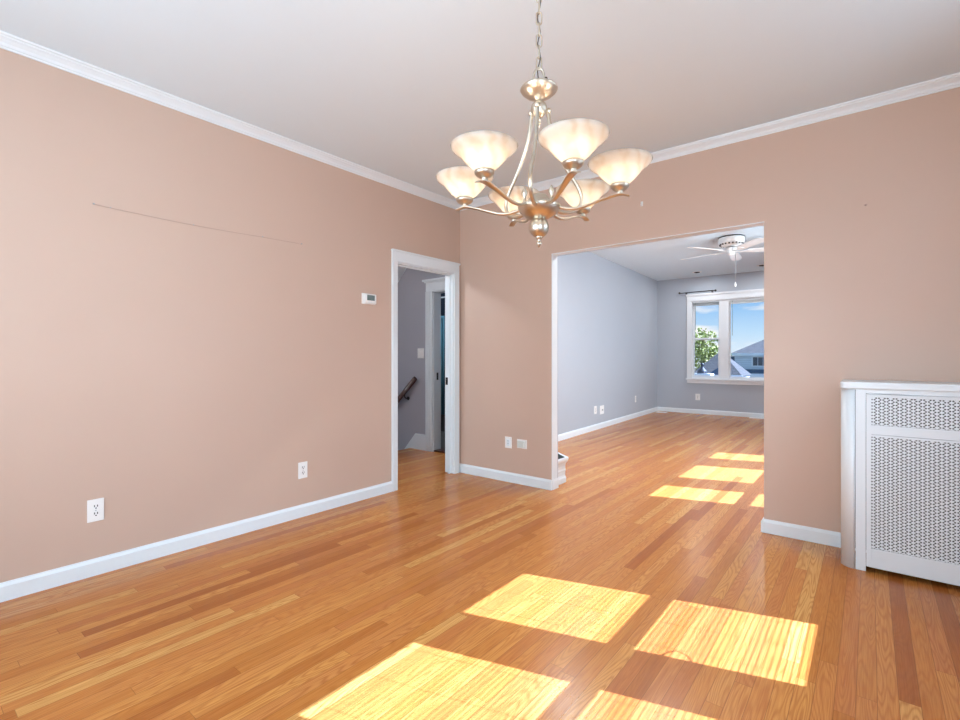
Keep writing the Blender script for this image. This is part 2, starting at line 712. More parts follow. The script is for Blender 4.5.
# rear wall, with an unseen wide window added to let fill light in
RX0, RX1, RZ0, RZ1 = 0.7, 3.1, 0.75, 2.25
b = MB()
b.box(-0.12, RX0, YB - 0.12, YB, 0, CEIL)
b.box(RX1, W, YB - 0.12, YB, 0, CEIL)
b.box(RX0, RX1, YB - 0.12, YB, 0, RZ0)
b.box(RX0, RX1, YB - 0.12, YB, RZ1, CEIL)
struct(b.build('wall_rear', M_PINK), 'rose beige wall behind the viewer with an added fill light window', 'wall')

# blue front room walls: left side and window wall
BX0, BX1 = -0.03, -0.33
WX0, WX1, WWZ0, WWZ1 = 0.367, 3.43, 0.72, 2.309
b = MB()
b.hull8([(BX0 - 0.1, PT, 0), (BX0, PT, 0), (BX1, YF, 0), (BX1 - 0.1, YF, 0)],
        [(BX0 - 0.1, PT, CEIL2), (BX0, PT, CEIL2), (BX1, YF, CEIL2), (BX1 - 0.1, YF, CEIL2)])
struct(b.build('wall_front_room_left', M_BLUE), 'blue grey wall on the left of the front room', 'wall')
b = MB()
b.box(-0.45, WX0, YF, YF + 0.15, 0, CEIL2)
b.box(WX1, W, YF, YF + 0.15, 0, CEIL2)
b.box(WX0, WX1, YF, YF + 0.15, 0, WWZ0)
b.box(WX0, WX1, YF, YF + 0.15, WWZ1, CEIL2)
struct(b.build('wall_front_room_window', M_BLUE), 'blue grey end wall holding the front window', 'wall')

# ceilings
b = MB()
b.box(-0.12, W + 0.12, YB - 0.12, PT - 0.02, CEIL, CEIL + 0.08)
struct(b.build('ceiling', M_CEIL), 'smooth white dining room ceiling', 'ceiling')
b = MB()
b.box(-0.45, W + 0.12, PT - 0.02, YF + 0.15, CEIL2, CEIL2 + 0.08)
struct(b.build('ceiling_front_room', M_CEIL), 'white ceiling of the blue front room', 'ceiling')
b = MB()
b.box(-0.6, W + 0.9, YF + 0.15, YF + 0.95, 2.62, 2.72)  # unseen slab added to keep direct sun out of the front window
struct(b.build('trim_sun_block', M_CONC), 'unseen eave slab added above the front window to block sun', 'eave')

# hall
b = MB()
HD0, HD1, HDZ = -0.95, -0.25, 1.97
b.box(-3.4, HD0, HY, HY + 0.12, -1.6, 2.6)
b.box(HD1, -0.12, HY, HY + 0.12, 0, 2.6)
b.box(HD0, HD1, HY, HY + 0.12, HDZ, 2.6)
struct(b.build('wall_hall', M_HALL), 'dim grey hall wall with a light switch and bathroom door', 'wall')
b = MB()
b.box(-3.5, -3.4, -2.3, HY, -1.6, 2.6)
b.box(-3.4, -0.12, -2.3, -2.2, -1.6, 2.6)
struct(b.build('wall_hall_far', M_HALL), 'grey hall walls around the stairwell', 'wall')
b = MB()
b.box(-1.2, -0.12, -2.2, HY, 2.55, 2.6)
b.hull8([(-3.4, -2.2, 0.26), (-1.2, -2.2, 2.55), (-1.2, HY, 2.55), (-3.4, HY, 0.26)],
        [(-3.4, -2.2, 0.36), (-1.2, -2.2, 2.65), (-1.2, HY, 2.65), (-3.4, HY, 0.36)])
struct(b.build('ceiling_hall', M_CEIL), 'hall ceiling sloping down over the stairs', 'ceiling')
# bathroom
b = MB()
b.box(-3.2, -0.2, HY + 0.12, 2.45, -0.06, -0.005)
struct(b.build('floor_bathroom', M_TILE), 'grey tiled bathroom floor', 'floor')
b = MB()
b.box(-3.2, -0.15, 2.45, 2.55, 0, 2.6)
b.box(-3.3, -3.2, HY + 0.12, 2.55, 0, 2.6)
b.box(-0.2, -0.15, HY + 0.12, 2.45, 0, 2.6)
b.box(-3.3, -0.15, HY + 0.12, 2.55, 2.5, 2.6)
struct(b.build('wall_bathroom', M_BATH), 'dark blue walls of the unlit bathroom', 'wall')

# baseboards
BBH, BBT = 0.088, 0.016
BBP = [(0, 0), (BBT, 0), (BBT, BBH - 0.018), (BBT - 0.004, BBH - 0.010), (BBT - 0.008, BBH - 0.004), (BBT - 0.009, BBH), (0, BBH)]


def baseboard(name, a, c, ux, prof=BBP):
    bb = MB()
    bb.sweep(prof, a, c, ux, (0, 0, 1))
    return struct(bb.build(name, M_TRIM), None, 'baseboard')


baseboard('baseboard_left', (0, YB, 0), (0, -0.907, 0), (1, 0, 0))['label'] = 'white baseboard along the left wall'
baseboard('baseboard_back', (0.0, 0, 0), (OX0 + 0.0, 0, 0), (0, -1, 0))['label'] = 'white baseboard between hall door and wide opening'
b = MB()
b.sweep(BBP, (OX1, 0, 0), (W, 0, 0), (0, -1, 0), (0, 0, 1))
b.sweep(BBP, (OX1, -BBT, 0), (OX1, PT + BBT, 0), (-1, 0, 0), (0, 0, 1))
struct(b.build('baseboard_right', M_TRIM), 'short white baseboard beside the radiator cover', 'baseboard')
b = MB()
b.sweep(BBP, (OX0, 0.0, 0), (OX0, PT, 0), (0.4, 0, 0), (0, 0, 1))
struct(b.build('baseboard_opening', M_TRIM), 'white baseboard return inside the opening', 'baseboard')
baseboard('baseboard_side', (W, YB, 0), (W, -0.35, 0), (-1, 0, 0))['label'] = 'white baseboard under the side windows'
d = Vector((BX1 - BX0, YF - PT, 0)).normalized()
nrm = Vector((d.y, -d.x, 0))
baseboard('baseboard_front_room_left', (BX0, PT, 0), (BX1, YF, 0), nrm)['label'] = 'white baseboard under the blue left wall'
baseboard('baseboard_front_room_window', (BX1, YF, 0), (W, YF, 0), (0, -1, 0))['label'] = 'white baseboard under the front window'
b = MB()
b.box(-1.262, -1.06, HY - 0.018, HY, 0, 0.18)
b.sweep([(0, 0), (0.024, 0), (0.018, 0.012), (0, 0.018)], (-1.262, HY, 0.176), (-1.06, HY, 0.176), (0, -1, 0), (0, 0, 1))
b.hull8([(-2.4, HY - 0.018, -1.35), (-1.262, HY - 0.018, -0.2), (-1.262, HY, -0.2), (-2.4, HY, -1.35)],
        [(-2.4, HY - 0.018, -1.05), (-1.262, HY - 0.018, 0.185), (-1.262, HY, 0.185), (-2.4, HY, -1.05)])
struct(b.build('baseboard_hall', M_TRIM), 'tall hall baseboard turning into the stair skirt', 'baseboard')

# crown moulding
CP = [(0, 0), (0.008, 0), (0.010, 0.008), (0.016, 0.010), (0.022, 0.022), (0.036, 0.034), (0.046, 0.040), (0.048, 0.046), (0.058, 0.048), (0.060, 0.056), (0, 0.056)]


def crown(name, a, c, ux, label):
    bb = MB()
    bb.sweep(CP, a, c, ux, (0, 0, 1))
    return struct(bb.build(name, M_TRIM), label, 'crown moulding')


zc = CEIL - 0.056
crown('trim_1', (0, YB, zc), (0, 0, zc), (1, 0, 0), 'white crown moulding along the left wall')
crown('trim_2', (0, 0, zc), (W, 0, zc), (0, -1, 0), 'white crown moulding above the wide opening')
crown('trim_3', (W, YB, zc), (W, 0, zc), (-1, 0, 0), 'white crown moulding along the right wall')

# corner bead and painted jamb edge of the wide opening
b = MB()
b.box(OX0 - 0.003, OX0 + 0.002, -0.003, 0.012, BBH, OZ)
b.box(OX0 - 0.003, OX1 + 0.002, -0.003, 0.012, OZ - 0.003, OZ + 0.003)
struct(b.build('trim_4', M_TRIM), 'thin white edge around the wide opening', 'trim')

# hall door trim
dr = thing('door_1', 'white cased doorway from dining room to hall', 'door', (0, -0.475, 0))
dr['kind'] = 'structure'
b = MB()
b.box(0, 0.018, DY0 - 0.06, DY0, 0, DZ + 0.002)
b.box(0.018, 0.023, DY0 - 0.058, DY0 - 0.045, 0, DZ + 0.002)
b.build('casing', M_TRIM, dr, 0.002)
b = MB()
b.box(0, 0.018, DY1, DY1 + 0.068, 0, DZ + 0.002)
b.box(0.018, 0.023, DY1 + 0.050, DY1 + 0.065, 0, DZ + 0.002)
b.build('casing', M_TRIM, dr, 0.002)
b = MB()
b.box(0, 0.020, DY0 - 0.06, DY1 + 0.070, DZ, DZ + 0.090)
b.box(0, 0.030, DY0 - 0.064, DY1 + 0.078, DZ + 0.088, DZ + 0.104)
b.build('head_casing', M_TRIM, dr, 0.002)
b = MB()
b.box(-0.103, 0.004, DY0 - 0.002, DY0 + 0.010, 0, DZ)
b.box(-0.103, 0.004, DY1 - 0.010, DY1 + 0.002, 0.006, DZ)
b.box(-0.103, 0.004, DY0, DY1, DZ - 0.012, DZ + 0.002)
b.build('jamb', M_TRIM, dr)
b = MB()
b.box(-0.055, -0.030, DY0 + 0.010, DY0 + 0.022, 0, DZ - 0.012)
b.box(-0.055, -0.030, DY1 - 0.022, DY1 - 0.010, 0, DZ - 0.012)
b.box(-0.055, -0.030, DY0, DY1, DZ - 0.024, DZ - 0.012)
b.build('door_stop', M_TRIM, dr)
b = MB()
b.box(-0.095, -0.058, DY1 - 0.0125, DY1 - 0.0095, 0.885, 0.960)
b.box(-0.084, -0.066, DY1 - 0.020, DY1 - 0.0120, 0.91, 0.94)
b.build('strike_plate', M_BRONZE, dr)

# bathroom door casing in the hall
dr = thing('door_2', 'white cased doorway to the dark bathroom off the hall', 'door', (-0.6, HY, 0))
dr['kind'] = 'structure'
b = MB()
b.box(HD0 - 0.11, HD0, HY - 0.020, HY, 0, HDZ)
b.box(HD0 - 0.11, HD0 - 0.085, HY - 0.030, HY, 0, HDZ)
b.box(HD0 - 0.075, HD0 - 0.04, HY - 0.026, HY, 0, HDZ)
b.build('casing', M_TRIM, dr, 0.002)
b = MB()
b.box(HD1, HD1 + 0.11, HY - 0.022, HY, 0, HDZ)
b.build('casing', M_TRIM, dr, 0.002)
b = MB()
b.box(HD0 - 0.11, HD1 + 0.11, HY - 0.022, HY, HDZ, HDZ + 0.11)
b.box(HD0 - 0.145, HD1 + 0.145, HY - 0.055, HY, HDZ + 0.125, HDZ + 0.15)
b.box(HD0 - 0.125, HD1 + 0.125, HY - 0.035, HY, HDZ + 0.11, HDZ + 0.125)
b.build('head_casing', M_TRIM, dr, 0.002)
b = MB()
b.box(HD0 - 0.002, HD0 + 0.008, HY - 0.005, HY + 0.125, 0, HDZ)
b.box(HD1 - 0.008, HD1 + 0.002, HY - 0.005, HY + 0.125, 0, HDZ)
b.box(HD0, HD1, HY - 0.005, HY + 0.125, HDZ - 0.01, HDZ + 0.002)
b.build('jamb', M_TRIM, dr)
b = MB()
b.box(HD0, HD1, HY + 0.0, HY + 0.12, 0, 0.018)
b.build('threshold', M_RAIL, dr)
b = MB()
b.box(HD0 + 0.007, HD0 + 0.010, HY + 0.05, HY + 0.08, 0.88, 0.97)
b.build('strike_plate', M_BRONZE, dr)

# ------------------------------------------------------------------ front window (window_1)
wn = thing('window_1', 'white front window with a sash beside a fixed pane', 'window', (1.9, YF, WWZ0))
wn['kind'] = 'structure'
yw = YF
b = MB()
b.box(WX0 - 0.085, WX0, yw - 0.022, yw, WWZ0 - 0.03, WWZ1)
b.box(WX1, WX1 + 0.085, yw - 0.022, yw, WWZ0 - 0.03, WWZ1)
b.box(WX0 - 0.085, WX1 + 0.085, yw - 0.022, yw, WWZ1, WWZ1 + 0.105)
b.box(WX0 - 0.10, WX1 + 0.10, yw - 0.04, yw, WWZ1 + 0.105, WWZ1 + 0.145)
b.build('casing', M_VINYL, wn, 0.003)
b = MB()
b.box(WX0 - 0.10, WX1 + 0.10, yw - 0.055, yw + 0.05, WWZ0 - 0.028, WWZ0)
b.box(WX0 - 0.085, WX1 + 0.085, yw - 0.02, yw, WWZ0 - 0.10, WWZ0 - 0.028)
b.build('sill', M_VINYL, wn, 0.003)
b = MB()
b.box(0.895, 1.065, yw + 0.01, yw + 0.14, WWZ0, WWZ1)
b.box(2.735, 2.905, yw + 0.01, yw + 0.14, WWZ0, WWZ1)
b.build('mullion', M_VINYL, wn, 0.003)
b = MB()
b.box(WX0, WX0 + 0.012, yw, yw + 0.15, WWZ0, WWZ1)
b.box(WX1 - 0.02, WX1, yw, yw + 0.15, WWZ0, WWZ1)
b.box(WX0, WX1, yw, yw + 0.15, WWZ1 - 0.015, WWZ1)
b.box(WX0, WX1, yw + 0.0, yw + 0.15, WWZ0, WWZ0 + 0.02)
b.build('jamb', M_VINYL, wn)


def sash_y(x0, x1, z0, z1, y, st=0.04, bot=0.05):
    bb = MB()
    bb.box(x0, x0 + st, y, y + 0.035, z0, z1)
    bb.box(x1 - st, x1, y, y + 0.035, z0, z1)
    bb.box(x0 + st, x1 - st, y, y + 0.035, z0, z0 + bot)
    bb.box(x0 + st, x1 - st, y, y + 0.035, z1 - st, z1)
    s = bb.build('sash', M_VINYL, wn, 0.002)
    bb = MB()
    bb.box(x0 + st, x1 - st, y + 0.014, y + 0.020, z0 + bot, z1 - st)
    bb.build('pane', M_GLASS, s)


sash_y(WX0 + 0.012, 0.895, WWZ0 + 0.02, 1.55, yw + 0.045, 0.030, 0.04)
sash_y(WX0 + 0.012, 0.895, 1.51, WWZ1 - 0.015, yw + 0.085, 0.030, 0.030)
sash_y(2.905, WX1 - 0.02, WWZ0 + 0.02, 1.55, yw + 0.045, 0.038, 0.04)
sash_y(2.905, WX1 - 0.02, 1.51, WWZ1 - 0.015, yw + 0.085, 0.038, 0.038)
sash_y(1.065, 2.735, WWZ0 + 0.02, WWZ1 - 0.015, yw + 0.06, 0.022, 0.03)

# raised blinds in the front window
for x0, x1, lab, wand_x, wand_z, mt in ((WX0 + 0.025, 0.89, 'raised grey mini blind above the narrow front sash', 0.445, 1.70, M_BLINDSTACK),
                                        (1.07, 2.73, 'raised pale mini blind above the fixed front pane', 1.13, 1.58, M_BLIND)):
    t = thing('mini_blind', lab, 'blind', ((x0 + x1) / 2, yw + 0.025, 2.2))
    b = MB()
    b.box(x0, x1, yw + 0.005, yw + 0.038, 2.272, 2.300)
    b.build('headrail', M_VINYL, t, 0.002)
    b = MB()
    for k in range(9):
        b.box(x0 + 0.006, x1 - 0.006, yw + 0.007, yw + 0.036, 2.226 + k * 0.005, 2.2285 + k * 0.005)
    b.build('slats', mt, t)
    b = MB()
    b.box(x0 + 0.004, x1 - 0.004, yw + 0.008, yw + 0.035, 2.206, 2.223)
    b.build('bottom_rail', mt, t, 0.002)
    b = MB()
    b.tube([(wand_x, yw + 0.002, 2.27), (wand_x, yw - 0.002, 2.2), (wand_x + 0.002, yw, wand_z)], 0.004, 8)
    b.build('wand', M_GREYIN, t)

# curtain rod stub left above the front window
t = thing('curtain_rod', 'short dark curtain rod left above the front window', 'curtain rod', (0.48, YF - 0.07, 2.49))
b = MB()
b.tube([(0.16, YF - 0.07, 2.485), (0.83, YF - 0.07, 2.492)], 0.009, 10)
b.build('rod', M_BRONZE, t)
for x in (0.15, 0.84):
    b = MB()
    b.ball((x, YF - 0.07, 2.488), 0.022)
    b.build('finial', M_BRONZE, t)
for x in (0.27, 0.77):
    b = MB()
    b.tube([(x, YF, 2.47), (x, YF - 0.05, 2.47), (x, YF - 0.07, 2.482)], 0.007, 8)
    b.lathe([(0.018, 0), (0.018, 0.006)], (x, YF - 0.006, 2.47), 14, 'Y')
    b.build('bracket', M_BRONZE, t)

# ------------------------------------------------------------------ sash windows in the right wall
wi = 2


def side_window(y0, y1, label, blind, swall):
    global wi
    t = thing('window_%d' % wi, label, 'window', (W, (y0 + y1) / 2, WZ0))
    wi += 1
    t['kind'] = 'structure'
    x0, x1 = W + 0.03, W + 0.075
    bb = MB()
    bb.box(x0, x1, y0 - FR, y0, WZ0 - FR, WZ1 + FR)
    bb.box(x0, x1, y1, y1 + FR, WZ0 - FR, WZ1 + FR)
    bb.box(x0, x1, y0, y1, WZ0 - FR, WZ0)
    bb.box(x0, x1, y0, y1, WZ1, WZ1 + FR)
    bb.build('sash', M_VINYL, t, 0.002)
    bb = MB()
    bb.box(x0, x1, y0, y1, WR0, WR1)
    bb.build('meeting_rail', M_VINYL, t)
    for z0, z1 in ((WZ0, WR0), (WR1, WZ1)):
        bb = MB()
        bb.box(x0 + 0.02, x0 + 0.025, y0, y1, z0, z1)
        bb.build('pane', M_GLASS, t)
    bb = MB()
    bb.box(W - 0.02, W, y0 - FR - 0.08, y0 - FR, WZ0 - FR - 0.05, WZ1 + FR + 0.09)
    bb.box(W - 0.02, W, y1 + FR, y1 + FR + 0.08, WZ0 - FR - 0.05, WZ1 + FR + 0.09)
    bb.box(W - 0.02, W, y0 - FR, y1 + FR, WZ1 + FR, WZ1 + FR + 0.09)
    bb.box(W - 0.05, W + 0.03, y0 - FR - 0.08, y1 + FR + 0.08, WZ0 - FR - 0.03, WZ0 - FR)
    bb.build('casing', M_VINYL, t, 0.002)
    if blind:
        bb = MB()
        pitch = 0.0213
        z = WZ0 - 0.03
        sl = math.radians(38.5)
        cx_ = W + 0.012
        hw = 0.0125
        while z < WZ1 + 0.03:
            dx, dz = hw * math.cos(sl), hw * math.sin(sl)
            n_ = Vector((-math.sin(sl), 0, math.cos(sl))) * 0.0003
            p = [Vector((cx_ - dx, y0 - 0.04, z - dz)), Vector((cx_ + dx, y0 - 0.04, z + dz)), Vector((cx_ + dx, y1 + 0.04, z + dz)), Vector((cx_ - dx, y1 + 0.04, z - dz))]
            bb.hull8([q - n_ for q in p], [q + n_ for q in p])
            z += pitch
        bl = bb.build('blind', M_BLIND, t)
        for yy in (y0 + 0.06, (y0 + y1) / 2, y1 - 0.06):
            bb = MB()
            bb.tube([(cx_, yy, WZ0 - 0.03), (cx_, yy, WZ1 + 0.04)], 0.0012, 6)
            bb.build('ladder_cord', M_BLIND, bl)
        if swall:
            bb = MB()
            bb.tube(smooth_path([(W - 0.02, -1.425, 1.95), (W - 0.02, -1.43, 1.4), (W - 0.02, -1.425, 1.185), (W - 0.02, -1.414, 1.167), (W - 0.02, -1.386, 1.154), (W - 0.02, -1.364, 1.133),
                                 (W - 0.02, -1.373, 1.104), (W - 0.02, -1.391, 1.084), (W - 0.02, -1.421, 1.067)], 4), 0.003, 8)
            bb.build('pull_cord', M_BLIND, bl)
        bb = MB()
        bb.box(cx_ - 0.014, cx_ + 0.014, y0 - 0.045, y1 + 0.045, WZ1 + 0.032, WZ1 + 0.05)
        bb.build('headrail', M_BLIND, bl)


side_window(*NEAR_WIN[0], 'sash window with mini blind nearest the radiator', True, 1)
side_window(*NEAR_WIN[1], 'second sash window with mini blind on the right wall', True, 0)
side_window(*FILL_WIN, 'unseen sash window added for fill light at the viewer end', False, 0)
side_window(*FAR_WIN[0], 'narrow sash window of the front room nearest the opening', False, 1)
side_window(*FAR_WIN[1], 'wide middle sash window of the front room', False, 1)
side_window(*FAR_WIN[2], 'narrow far sash window of the front room', False, 1)

t = thing('window_%d' % wi, 'unseen wide window added behind the viewer for fill light', 'window', (1.9, YB, RZ0))
t['kind'] = 'structure'
b = MB()
for x in (RX0, RX0 + 0.77, RX0 + 1.57, RX1 - 0.06):
    b.box(x, x + 0.06, YB - 0.09, YB - 0.04, RZ0, RZ1)
b.box(RX0, RX1, YB - 0.09, YB - 0.04, RZ0, RZ0 + 0.06)
b.box(RX0, RX1, YB - 0.09, YB - 0.04, RZ1 - 0.06, RZ1)
b.build('sash', M_VINYL, t)
b = MB()
b.box(RX0 + 0.05, RX1 - 0.05, YB - 0.068, YB - 0.062, RZ0 + 0.05, RZ1 - 0.05)
b.build('pane', M_GLASS, t)

# ------------------------------------------------------------------ radiator cover
RXL, RYF, RYT = 3.112, -0.335, 1.033
PXL = 3.224         # left edge of the removable front
rc = thing('radiator_cover', 'white metal radiator cover with perforated grilles against the back wall', 'radiator cover', (3.45, -0.17, 0))
b = MB()
ov = 0.002
arc = [(RXL - ov + 0.03 * (1 - math.cos(a)), RYF - 0.01 + 0.03 * (1 - math.sin(a))) for a in [PI / 2 * k / 8 for k in range(9)]]
top = [(W, -0.001), (RXL - ov, -0.001)] + arc + [(W, RYF - 0.01)]
b.prism(top, 0.992, 1.030)
b.build('top_slab', M_RAD, rc, 0.006)
b = MB()
R_ = 0.065
arc = [(RXL + R_ * (1 - math.cos(a)), RYF + R_ * (1 - math.sin(a))) for a in [PI / 2 * k / 10 for k in range(11)]]
b.prism([(RXL + 0.012, -0.017), (RXL, -0.017)] + arc + [(RXL + R_, RYF + 0.012)] +
        [(RXL + R_ - (R_ - 0.012) * math.sin(a), RYF + 0.012 + (R_ - 0.012) * (1 - math.cos(a))) for a in [PI / 2 * k / 10 for k in range(1, 11)]], 0, 0.992, 0, True)
b.build('rounded_side', M_RAD, rc)
b = MB()
b.box(RXL + R_ + 0.002, PXL, RYF, RYF + 0.014, 0, 0.992)
b.box(PXL, W, RYF, RYF + 0.012, 0.968, 0.992)
b.build('front_stile', M_RAD, rc, 0.002)
# removable front: a sheet with two grille openings
GXL, GXR = 3.246, 3.80
G = [(0.799, 0.951), (0.132, 0.736)]
yf0 = RYF - 0.003
b = MB()
b.box(PXL + 0.001, GXL, yf0, RYF + 0.012, 0.029, 0.966)
b.box(GXR, W - 0.005, yf0, RYF + 0.012, 0.029, 0.966)
b.box(GXL, GXR, yf0, RYF + 0.012, 0.029, G[1][0])
b.box(GXL, GXR, yf0, RYF + 0.012, G[1][1], 0.748)
b.box(GXL, GXR, yf0, RYF + 0.012, 0.752, G[0][0])
b.box(GXL, GXR, yf0 + 0.004, RYF + 0.012, 0.748, 0.752)
b.box(GXL, GXR, yf0, RYF + 0.012, G[0][1], 0.966)
fp = b.build('front_panel', M_RAD, rc, 0.0015)
PX_, PZ_ = 0.0180, 0.0172    # column pitch, row pitch of the staggered lattice
for gi, (gz0, gz1) in enumerate(G):
    b = MB()
    ncol = int((GXR - GXL) / PX_) + 2
    nrow = int((gz1 - gz0) / PZ_) + 2
    ya, yb = RYF + 0.001, RYF + 0.003
    T = 0.37
    for c in range(-1, ncol):
        for r in range(-1, nrow):
            cx_ = GXL + (c + 0.5) * PX_
            cz_ = gz0 + (r + 0.5 + (0.5 if c % 2 else 0)) * PZ_
            # hexagon cell of the lattice, corners cut off -> dark triangular perforations between pads
            hx = [(PX_ * 2 / 3, 0), (PX_ / 3, PZ_ / 2), (-PX_ / 3, PZ_ / 2), (-PX_ * 2 / 3, 0), (-PX_ / 3, -PZ_ / 2), (PX_ / 3, -PZ_ / 2)]
            poly = []
            for i in range(6):
                p, q, s = hx[i - 1], hx[i], hx[(i + 1) % 6]
                poly.append((q[0] + (p[0] - q[0]) * T, q[1] + (p[1] - q[1]) * T))
                poly.append((q[0] * 0.58, q[1] * 0.58))
                poly.append((q[0] + (s[0] - q[0]) * T, q[1] + (s[1] - q[1]) * T))
            if cx_ < GXL - PX_ / 2 or cx_ > GXR + PX_ / 2 or cz_ < gz0 - PZ_ / 2 or cz_ > gz1 + PZ_ / 2:
                continue
            P = [(min(max(cx_ + p[0], GXL - 0.001), GXR + 0.001), min(max(cz_ + p[1], gz0 - 0.001), gz1 + 0.001)) for p in poly]
            n = len(P)
            ctr = (min(max(cx_, GXL - 0.001), GXR + 0.001), min(max(cz_, gz0 - 0.001), gz1 + 0.001))
            v = [(p[0], ya, p[1]) for p in P] + [(p[0], yb, p[1]) for p in P] + [(ctr[0], ya, ctr[1])]
            b.add(v, [(i, (i + 1) % n, 2 * n) for i in range(n)])
            b.add(v, [(i, (i + 1) % n, n + (i + 1) % n, n + i) for i in range(n)])
    b.build('grille', M_RAD, fp)
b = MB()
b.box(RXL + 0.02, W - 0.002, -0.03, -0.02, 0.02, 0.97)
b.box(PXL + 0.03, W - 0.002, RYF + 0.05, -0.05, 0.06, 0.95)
b.build('inner_radiator', M_DARK, rc)  # radiator body and back panel, coloured dark to hold the shade behind the grille


# ------------------------------------------------------------------ wall fittings
def mat_wall(origin, u, n):
    """local (x along u, y out of wall n, z up)"""
    u, n = Vector(u).normalized(), Vector(n).normalized()
    m = Matrix(((u.x, n.x, 0, origin[0]), (u.y, n.y, 0, origin[1]), (u.z, n.z, 1, origin[2]), (0, 0, 0, 1)))
    return m


def outlet(origin, u, n, label, w=0.072, h=0.118, kind='duplex', cat='outlet', name='wall_outlet', group=None):
    mt = mat_wall(origin, u, n)
    t = thing(name, label, cat, origin, group)
    bb = MB()
    bb.box(-w / 2, w / 2, 0, 0.006, -h / 2, h / 2)
    bb.xform(mt).build('cover_plate', M_WHITE, t, 0.002)
    if kind == 'duplex':
        for s in (-1, 1):
            zc_ = s * 0.0195
            bb = MB()
            pts = []
            for k in range(24):
                a = 2 * PI * k / 24
                pts.append((0.017 * math.cos(a), max(-0.0125, min(0.0125, 0.017 * math.sin(a)))))
            bb.sweep(pts, (0, 0.004, zc_), (0, 0.009, zc_), (1, 0, 0), (0, 0, 1))
            rcp = bb.xform(mt).build('receptacle', M_WHITE, t)
            bb = MB()
            for sx in (-0.0065, 0.0065):
                bb.box(sx - 0.0020, sx + 0.0020, 0.0085, 0.0094, zc_ - 0.001, zc_ + 0.010)
            bb.lathe([(0.0036, 0), (0.0036, 0.0009)], (0, 0.0085, zc_ - 0.007), 12, 'Y')
            bb.xform(mt).build('slots', M_SLOT, rcp)
        bb = MB()
        bb.lathe([(0.003, 0), (0.003, 0.002), (0.001, 0.0026)], (0, 0.006, 0), 12, 'Y')
        bb.xform(mt).build('screw', M_STEEL, t)
    elif kind == 'decora':
        bb = MB()
        bb.box(-w * 0.24, w * 0.24, 0.005, 0.009, -h * 0.29, h * 0.29)
        rcp = bb.xform(mt).build('insert', M_TRIM, t, 0.001)
        bb = MB()
        bb.box(-0.004, 0.004, 0.0085, 0.0096, -0.012, -0.006)
        bb.box(-0.004, 0.004, 0.0085, 0.0096, 0.012, 0.018)
        bb.xform(mt).build('jack', M_GREYIN, rcp)
    elif kind == 'box':
        bb = MB()
        bb.box(-w * 0.34, w * 0.42, 0.005, 0.020, -h * 0.36, h * 0.36)
        rcp = bb.xform(mt).build('square_cover', paint_cover, t, 0.004)
    elif kind == 'switch':
        for sx in (-0.023, 0.023):
            bb = MB()
            bb.box(sx - 0.005, sx + 0.005, 0.005, 0.008, -0.014, 0.014)
            bb.box(sx - 0.0035, sx + 0.0035, 0.006, 0.018, 0.0, 0.012)
            bb.xform(mt).build('toggle', M_WHITE, t, 0.001)
    elif kind == 'coax':
        bb = MB()
        bb.lathe([(0.012, 0), (0.012, 0.008), (0.006, 0.009), (0.005, 0.025)], (0, 0.005, 0), 14, 'Y')
        bb.xform(mt).build('connector', M_STEEL, t)
    return t


paint_cover = paint('off_white_cover', '#D6DCD6', 0.35, 0.01, 0.5)
outlet((0, -2.972, 0.346), (0, 1, 0), (1, 0, 0), 'white duplex outlet low on the left wall, nearest the viewer', 0.073, 0.119)
outlet((0, -1.752, 0.338), (0, 1, 0), (1, 0, 0), 'white duplex outlet low on the left wall, nearer the hall door', 0.073, 0.118)
outlet((0.603, 0, 0.366), (-1, 0, 0), (0, -1, 0), 'tall narrow white wall plate between hall door and opening', 0.074, 0.105, 'decora', 'wall plate', 'wall_plate')
outlet((0.755, 0, 0.368), (-1, 0, 0), (0, -1, 0), 'squarish white wall plate with raised cover beside a narrower plate', 0.106, 0.082, 'box', 'wall plate', 'wall_plate')
outlet((-1.166, HY, 1.21), (-1, 0, 0), (0, -1, 0), 'double light switch on the grey hall wall above the handrail', 0.112, 0.125, 'switch', 'light switch', 'light_switch')


def blue_x(y):
    return BX0 + (BX1 - BX0) * (y - PT) / (YF - PT)


outlet((blue_x(3.49), 3.49, 0.315), d, nrm, 'slim white outlet on the blue left wall, closest to the opening', 0.10, 0.125, 'duplex')
outlet((blue_x(3.76), 3.76, 0.295), d, nrm, 'wide white cable plate on the blue left wall beside an outlet', 0.17, 0.14, 'coax', 'wall plate', 'wall_plate')
outlet((blue_x(5.42), 5.42, 0.355), d, nrm, 'small pale outlet on the blue left wall near the far corner', 0.075, 0.125, 'duplex')
outlet((0.49, YF, 0.34), (-1, 0, 0), (0, -1, 0), 'white outlet on the blue wall under the front window', 0.09, 0.13, 'duplex')

# thermostat
t = thing('thermostat', 'small white thermostat with grey screen left of the hall door', 'thermostat', (0, -1.154, 1.646))
b = MB()
b.box(0, 0.006, -1.224, -1.084, 1.602, 1.690)
b.build('back_plate', M_WHITE, t, 0.002)
b = MB()
b.box(0.006, 0.028, -1.214, -1.090, 1.606, 1.686)
hs = b.build('housing', M_WHITE, t, 0.006)
b = MB()
b.box(0.0275, 0.0290, -1.188, -1.110, 1.632, 1.676)
b.build('screen', M_LCD, hs)
b = MB()
for k in range(3):
    b.box(0.0275, 0.0295, -1.178 + k * 0.026, -1.162 + k * 0.026, 1.615, 1.623)
b.build('buttons', M_TRIM, hs)

